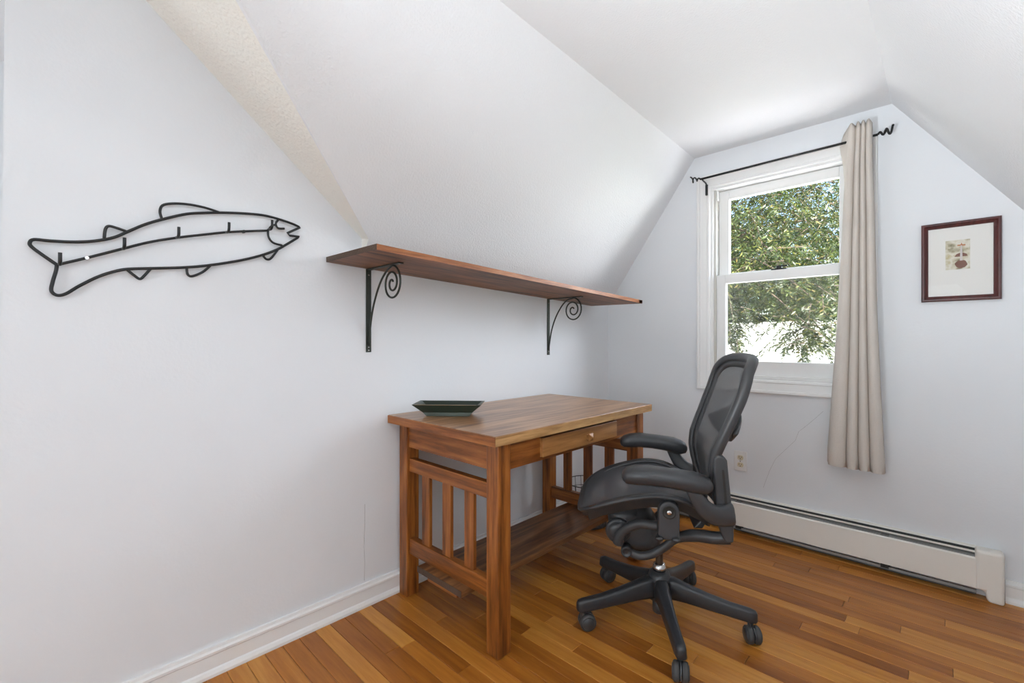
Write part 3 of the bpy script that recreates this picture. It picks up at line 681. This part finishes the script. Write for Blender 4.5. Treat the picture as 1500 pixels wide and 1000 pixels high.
# tilt housing
def superell(c, h, e1=0.55, e2=0.6, nu=18, nv=28, tilt=0):
    rings = []; sg = lambda v, e: math.copysign(abs(v) ** e, v)
    for i in range(1, nu):
        la = -math.pi / 2 + math.pi * i / nu; ring = []
        for j in range(nv):
            lo = 2 * math.pi * j / nv
            x, y, z = h[0] * sg(math.cos(la), e1) * sg(math.cos(lo), e2), h[1] * sg(math.cos(la), e1) * sg(math.sin(lo), e2), h[2] * sg(math.sin(la), e1)
            ring.append((c[0] + x + tilt * z, c[1] + y, c[2] + z))
        rings.append(ring)
    return MB().loft(rings)
cpart('tilt_housing', superell((0.092, 0, 0.358), (0.088, 0.108, 0.086), 0.7, 0.55, tilt=0.25), 'black_plastic')
cpart('front_cover', superell((0.135, 0, 0.405), (0.062, 0.100, 0.046), 0.6, 0.6), 'black_plastic')
for s in (1, -1):
    cpart('tension_knob', MB().lathe([(0.046, 0.100), (0.046, 0.112), (0.040, 0.116), (0.036, 0.116), (0.034, 0.124), (0.012, 0.126)], (0.158, 0, 0.372), (0, s, 0), 26), 'black_plastic')
    up_ = smooth_path([(0.158, s * 0.138, 0.338), (0.150, s * 0.146, 0.372), (0.125, s * 0.158, 0.405), (0.080, s * 0.178, 0.432), (0.035, s * 0.200, 0.437), (0.005, s * 0.212, 0.445)], 5)
    cpart('upper_link', MB().tube(up_, [0.019] * 8 + [0.017] * (len(up_) - 8), 12), 'black_plastic')
    lo_ = smooth_path([(0.128, s * 0.130, 0.312), (0.085, s * 0.134, 0.298), (0.040, s * 0.140, 0.310), (-0.005, s * 0.148, 0.345), (-0.045, s * 0.160, 0.385), (-0.10, s * 0.180, 0.408), (-0.16, s * 0.204, 0.416), (-0.205, s * 0.214, 0.424)], 5)
    cpart('lower_link', MB().tube(lo_, [0.015 if q.x > -0.03 else min(0.021, 0.015 + (-0.03 - q.x) * 0.1) for q in lo_], 12), 'black_plastic')
    cpart('link_bolt', MB().lathe([(0.019, 0.112), (0.019, 0.148), (0.014, 0.150), (0.013, 0.146), (0.004, 0.147)], (0.128, 0, 0.312), (0, s, 0), 20), 'black_metal')
    pts = [(-0.007 + 0.034 * math.cos(R(a)), 0.512 + 0.034 * math.sin(R(a))) for a in range(0, 181, 15)] + [(-0.040, 0.43), (-0.036, 0.418), (0.024, 0.418), (0.028, 0.43)]
    cpart('pivot_plate', MB().prism([(x, s * 0.214, z) for x, z in pts], [(x, s * 0.268, z) for x, z in pts]), 'black_plastic', smooth=False, bevel=0.006, seg=3)
    cpart('pivot_washer', MB().lathe([(0.022, 0.266), (0.022, 0.2695), (0.018, 0.2705), (0.017, 0.2685), (0.010, 0.2685)], (-0.007, 0, 0.512), (0, s, 0), 24), 'slot')
    cpart('pivot_bolt', MB().lathe([(0.0085, 0.267), (0.0085, 0.2715), (0.006, 0.2735), (0.001, 0.2735)], (-0.007, 0, 0.512), (0, s, 0), 18), 'steel')
    if s == 1:
        for x in (0.022, -0.030):
            lv = smooth_path([(x, 0.232, 0.452), (x, 0.246, 0.438), (x + 0.002, 0.262, 0.427), (x + 0.003, 0.282, 0.425)], 4)
            cpart('lever', MB().tube(lv, [0.006] * 6 + [0.008, 0.010, 0.012, 0.013, 0.0135, 0.013, 0.010][:len(lv) - 6], 12, flat=0.55), 'black_metal')
    # back upright with slotted track
    upn = [(-0.150, 0.692), (-0.162, 0.702), (-0.184, 0.700), (-0.194, 0.685), (-0.214, 0.470), (-0.214, 0.415), (-0.186, 0.412), (-0.166, 0.470), (-0.150, 0.640)]
    cpart('back_upright', MB().prism([(x, s * 0.196, z) for x, z in upn], [(x, s * 0.236, z) for x, z in upn]), 'black_plastic', smooth=False, bevel=0.009, seg=3)
    slot = [(-0.176, 0.655), (-0.183, 0.655), (-0.194, 0.535), (-0.186, 0.535)]
    cpart('arm_track', MB().prism([(x, s * 0.230, z) for x, z in slot], [(x, s * 0.2375, z) for x, z in slot]), 'slot', smooth=False)
    # arm
    stp = smooth_path([(-0.075, s * 0.280, 0.600), (-0.092, s * 0.279, 0.570), (-0.115, s * 0.273, 0.538), (-0.145, s * 0.262, 0.515), (-0.178, s * 0.245, 0.508), (-0.205, s * 0.228, 0.510)], 4)
    rings = []
    for i, q in enumerate(stp):
        t = i / (len(stp) - 1); a = stp[max(0, i - 1)]; b = stp[min(len(stp) - 1, i + 1)]; tn = (b - a).normalized()
        hw = 0.021 - 0.001 * t; hv = 0.020 + 0.019 * t
        sd = Vector((0, s, 0)); sd = (sd - tn * sd.dot(tn)).normalized(); nv = tn.cross(sd)
        rings.append([q + sd * hw * math.copysign(abs(math.cos(u)) ** 0.65, math.cos(u)) + nv * hv * math.copysign(abs(math.sin(u)) ** 0.65, math.sin(u)) for u in [k * 2 * math.pi / 14 for k in range(14)]])
    cpart('arm_stem', MB().loft(rings), 'black_plastic')
    rings = []
    for F_, zc, hh, hw in ((0.146, 0.626, 0.006, 0.012), (0.142, 0.627, 0.016, 0.026), (0.130, 0.628, 0.025, 0.036), (0.105, 0.632, 0.030, 0.042), (0.06, 0.635, 0.031, 0.044), (0.01, 0.632, 0.030, 0.044), (-0.04, 0.627, 0.031, 0.043), (-0.085, 0.620, 0.033, 0.041), (-0.115, 0.614, 0.030, 0.038), (-0.134, 0.611, 0.021, 0.030), (-0.141, 0.610, 0.008, 0.014)):
        cy = s * (0.280 - 0.010 * (F_ / 0.14) ** 2)
        rings.append([(F_, cy + hw * math.copysign(abs(math.cos(u)) ** 0.75, math.cos(u)), zc + hh * math.copysign(abs(math.sin(u)) ** 0.75, math.sin(u))) for u in [k * 2 * math.pi / 18 for k in range(18)]])
    cpart('arm_pad', MB().loft(rings), 'pad')
cpart('cross_brace', MB().prism([(-0.10, -0.16, 0.425), (-0.13, -0.16, 0.425), (-0.15, -0.16, 0.462), (-0.13, -0.16, 0.462)], [(-0.10, 0.16, 0.425), (-0.13, 0.16, 0.425), (-0.15, 0.16, 0.462), (-0.13, 0.16, 0.462)]), 'black_plastic', smooth=False, bevel=0.004)
# seat
half = [(0.300, 0.0, 0.452), (0.299, 0.10, 0.455), (0.288, 0.165, 0.464), (0.258, 0.210, 0.486), (0.205, 0.232, 0.513), (0.125, 0.241, 0.540), (0.035, 0.244, 0.558), (-0.045, 0.240, 0.550), (-0.105, 0.228, 0.523), (-0.148, 0.200, 0.494), (-0.168, 0.13, 0.476), (-0.172, 0.0, 0.470)]
loop = half + [(a, -b, c) for a, b, c in half[-2:0:-1]]
rim = smooth_path(loop, 5, closed=True)
def seat_w(F_):
    return lerp_table(sorted([(q.x, q.y) for q in rim if q.y >= -1e-6], key=lambda k: k[0]), F_)
def rim_z(F_): return lerp_table(sorted([(q.x, q.z) for q in rim if q.y >= -1e-6], key=lambda k: k[0]), F_)
rings = []
nR = len(rim)
for i, q in enumerate(rim):
    tn = (rim[(i + 1) % nR] - rim[i - 1]).normalized(); outw = tn.cross(Vector((0, 0, 1))); outw.normalize()
    if outw.dot(Vector((q.x - 0.06, q.y, 0))) < 0: outw = -outw
    sk = 0.044 if abs(q.y) > 0.15 and q.x < 0.27 else 0.026
    sec = [(-0.034, -0.001), (-0.026, 0.003), (-0.022, 0.001), (-0.006, 0.004), (0.004, 0.004), (0.010, 0.0), (0.010, -0.006), (0.003, -0.011), (-0.004, -0.013), (-0.009, -sk), (-0.014, -sk), (-0.012, -0.012), (-0.030, -0.008)]
    rings.append([q + outw * a + Vector((0, 0, b)) for a, b in sec])
cpart('seat_frame', MB().loft(rings, closed=True), 'black_plastic')
rows = []
for i in range(31):
    F_ = 0.288 - 0.446 * i / 30; wd = max(0.02, seat_w(F_) - 0.012); zr = rim_z(F_) + 0.002
    zc = lerp_table([(-0.175, 0.470), (-0.1, 0.470), (0.0, 0.483), (0.1, 0.492), (0.2, 0.485), (0.26, 0.470), (0.30, 0.452)], F_)
    zc = min(zc, zr)
    rows.append([(F_, wd * s, zc + (zr - zc) * abs(s) ** 2.2) for s in [k / 12 - 1 for k in range(25)]])
cpart('seat_mesh', MB().grid(rows), 'seat_net')
# backrest
bh = [(0.0, 1.022), (0.12, 1.020), (0.188, 1.006), (0.226, 0.972), (0.240, 0.922), (0.238, 0.85), (0.226, 0.76), (0.211, 0.67), (0.200, 0.60), (0.190, 0.54), (0.168, 0.495), (0.11, 0.470), (0.0, 0.463)]
fz = [(0.46, -0.178), (0.53, -0.160), (0.60, -0.147), (0.65, -0.143), (0.70, -0.152), (0.79, -0.190), (0.89, -0.228), (0.96, -0.249), (1.02, -0.268)]
def wb_(z):
    tab = sorted([(q.z, q.y) for q in bloop if q.y >= -1e-6], key=lambda k: k[0]); return lerp_table(tab, z)
bloop = smooth_path([Vector((0, a, b)) for a, b in bh] + [Vector((0, -a, b)) for a, b in bh[-2:0:-1]], 6, closed=True)
def fback(y, z): return lerp_table(fz, z) - 0.040 * (1 - min(1, (y / 0.225) ** 2))
bl = [Vector((fback(q.y, q.z), q.y, q.z)) for q in bloop]
rings = []; nB = len(bl)
for i, q in enumerate(bl):
    tn = (bl[(i + 1) % nB] - bl[i - 1]).normalized(); fwd = Vector((1, 0, 0.3)); o_ = tn.cross(fwd).normalized()
    if o_.dot(Vector((0, q.y, q.z - 0.75))) < 0: o_ = -o_
    fn = o_.cross(tn).normalized()
    if fn.x < 0: fn = -fn
    sec = [(-0.020, 0.006), (-0.008, 0.012), (0.006, 0.011), (0.014, 0.003), (0.014, -0.010), (0.006, -0.022), (-0.008, -0.022), (-0.014, -0.012), (-0.020, 0.000)]
    rings.append([q + o_ * a + fn * b for a, b in sec])
cpart('back_frame', MB().loft(rings, closed=True), 'black_plastic')
rows = []
for i in range(41):
    z = 0.470 + 0.545 * i / 40; wd = max(0.03, wb_(z) - 0.008)
    rows.append([(fback(wd * s, z) + 0.003, wd * s, z) for s in [k / 12 - 1 for k in range(25)]])
bd = MB()
ctr = Vector((0, 0, 0.76))
def inset(q, k): 
    yy = q.y * (1 - k / 0.22) ; zz = 0.76 + (q.z - 0.76) * (1 - k / 0.30); return Vector((fback(yy, zz) + 0.0045, yy, zz))
bd.loft([[inset(q, 0.006), inset(q, 0.046), inset(q, 0.046) + Vector((-0.003, 0, 0)), inset(q, 0.006) + Vector((-0.003, 0, 0))] for q in bl], closed=True)
cpart('mesh_border', bd, 'black_plastic')
cpart('back_mesh', MB().grid(rows), 'back_net')
rings = []
for k in range(17):
    y = -0.205 + 0.41 * k / 16; e = max(0.15, (1 - (abs(y) / 0.208) ** 4))
    zc = 0.770; fx = fback(y, zc) - 0.028
    rings.append([(fback(y, zc + 0.050 * e * math.sin(u)) - 0.036 + 0.010 * math.cos(u), y, zc + 0.050 * e * math.sin(u)) for u in [j * 2 * math.pi / 14 for j in range(14)]])
cpart('lumbar_pad', MB().loft(rings), 'black_plastic')

# ------------------------------------------------------------------ outdoors
lawn = obj('lawn', MB().box(-40, 40, YW + 1.0, 60, -3.3, -3.2), 'lawn'); lawn['kind'] = 'structure'
nb = thing('white_building', 'plain white flat topped building behind the trees outside the window', 'building', (-2.5, 15.0, -3.2))
obj('wall', MB().box(-12, 6, 13.0, 17.0, -3.2, 1.50), 'stucco', nb)
obj('coping', MB().box(-12.0, 6.0, 13.0, 17.0, 1.50, 1.58), 'stucco', nb)
def tree(name, label, base, crown, n_twigs, seed, low=None, sprays=(), ls=1.0):
    r_ = random.Random(seed); bx, by = base; cz, rx, ry, rz = crown
    t = thing(name, label, 'tree', (bx, by, -3.2), group=None)
    mb = MB()
    tr_ = smooth_path([(bx, by, -3.25), (bx + 0.1, by, -1.5), (bx - 0.05, by + 0.1, 0.3), (bx + 0.1, by, 2.0), (bx, by, cz + rz * 0.7)], 6)
    mb.tube(tr_, [0.20 - 0.17 * k / (len(tr_) - 1) for k in range(len(tr_))], 10)
    obj('trunk', mb, 'bark', t, smooth=True)
    lim = MB(); leaves = MB(); tips = []
    for k in range(18):
        a = r_.uniform(0, 2 * math.pi); z0 = r_.uniform(cz - rz * 0.5, cz + rz * 0.6)
        e = Vector((bx + rx * 0.85 * math.cos(a) * r_.uniform(0.5, 1), by + ry * 0.85 * math.sin(a) * r_.uniform(0.5, 1), z0 + r_.uniform(0.3, 1.3)))
        m_ = Vector((bx, by, z0)).lerp(e, 0.5) + Vector((0, 0, 0.25)); pth = smooth_path([Vector((bx, by, z0)), m_, e], 5)
        lim.tube(pth, [0.032 - 0.027 * j / (len(pth) - 1) for j in range(len(pth))], 6); tips.append(pth)
    obj('limbs', lim, 'bark', t, smooth=True)
    tw = MB(); spots = []
    for (sx, sy, sz), sr, sn in sprays:
        lim_ = smooth_path([(bx, by, sz + 0.5), ((bx + sx) / 2, (by + sy) / 2, sz + 0.75), (sx, sy, sz + 0.1)], 6)
        tw.tube(lim_, [0.022 - 0.017 * j / (len(lim_) - 1) for j in range(len(lim_))], 6)
        spots += [Vector((r_.gauss(sx, sr * 0.55), r_.gauss(sy, sr * 0.55), r_.gauss(sz, sr * 0.5))) for _ in range(sn)]
    for k in range(n_twigs + len(spots)):
        for _ in range(30):
            u = Vector((r_.uniform(-1, 1), r_.uniform(-1, 1), r_.uniform(-1, 1)))
            if 0.25 < u.length < 1: break
        c = Vector((bx + rx * u.x, by + ry * u.y, cz + rz * u.z))
        if k >= n_twigs: c = spots[k - n_twigs]
        elif low and not low(c, r_): continue
        L = r_.uniform(0.35, 0.75) if k < n_twigs else r_.uniform(0.2, 0.4); a = r_.uniform(0, 2 * math.pi); dn = r_.uniform(-0.9, 0.25)
        dr_ = Vector((math.cos(a), math.sin(a), dn)).normalized(); q = c.copy(); prev = c.copy(); nl = 13
        pts_ = [c]
        for j in range(nl):
            dr_ = (dr_ + Vector((0, 0, -0.06))).normalized(); q = q + dr_ * (L / nl); pts_.append(q.copy())
            for side in (-1, 1):
                if r_.random() < 0.12: continue
                s_ = dr_.cross(Vector((0, 0, 1))).normalized() * side
                ld = (dr_ * r_.uniform(0.3, 0.9) + s_ * r_.uniform(0.4, 1.0) + Vector((0, 0, r_.uniform(-0.7, 0.35)))).normalized()
                wv_ = ld.cross(Vector((r_.uniform(-1, 1), r_.uniform(-1, 1), r_.uniform(-1, 1)))).normalized()
                ll = r_.uniform(0.038, 0.078) * ls; lw = ll * r_.uniform(0.11, 0.16)
                leaves.add([q, q + ld * ll * 0.45 + wv_ * lw, q + ld * ll, q + ld * ll * 0.45 - wv_ * lw], [(0, 1, 2, 3)])
        if k % 4 == 0: tw.tube([pts_[0], pts_[6], pts_[-1]], [0.006, 0.004, 0.002], 4)
    obj('twigs', tw, 'bark', t, fix=False)['kind'] = 'stuff'
    obj('foliage', leaves, 'leaf', t, fix=False)['kind'] = 'stuff'
    return t
def hang(c, r_):
    # the lower skirt of the crown is thin but for two hanging sprays
    if c.z > 1.75: return True
    return r_.random() < 0.03
tree('willow_tree', 'tall leafy green tree close outside the window', (-1.0, 6.6), (3.4, 2.3, 1.5, 2.7), 4800, 3, hang, [((-0.42, 6.1, 1.42), 0.28, 55), ((-0.36, 6.2, 1.20), 0.20, 38), ((0.68, 6.1, 1.42), 0.36, 70), ((0.60, 6.0, 1.16), 0.26, 55), ((0.35, 6.4, 1.85), 0.5, 110), ((-0.3, 6.3, 1.9), 0.45, 110)])
tree('willow_tree', 'broad green tree further back in front of the white building', (-2.3, 10.6), (4.4, 4.2, 1.5, 3.3), 3800, 5, lambda c, r_: c.z > 1.75)
tree('willow_tree', 'distant green tree rising behind the white building', (-3.2, 20.5), (3.0, 4.6, 2.2, 3.6), 3200, 9, None, (), 3.0)
pr3 = thing('bounce_roof', 'flat white roof added unseen below the window to bounce sunlight', 'roof', (1.0, 4.3, -3.2))  # unseen roof put in to bounce sun through the window onto the ceiling
obj('roof_deck', MB().box(-3.0, 6.0, YW + T + 0.01, 5.4, 0.10, 0.18), 'stucco', pr3)
for px_ in (-2.8, 1.5, 5.8): obj('post', MB().box(px_ - 0.07, px_ + 0.07, 5.2, 5.34, -3.2, 0.10), 'trim', pr3)
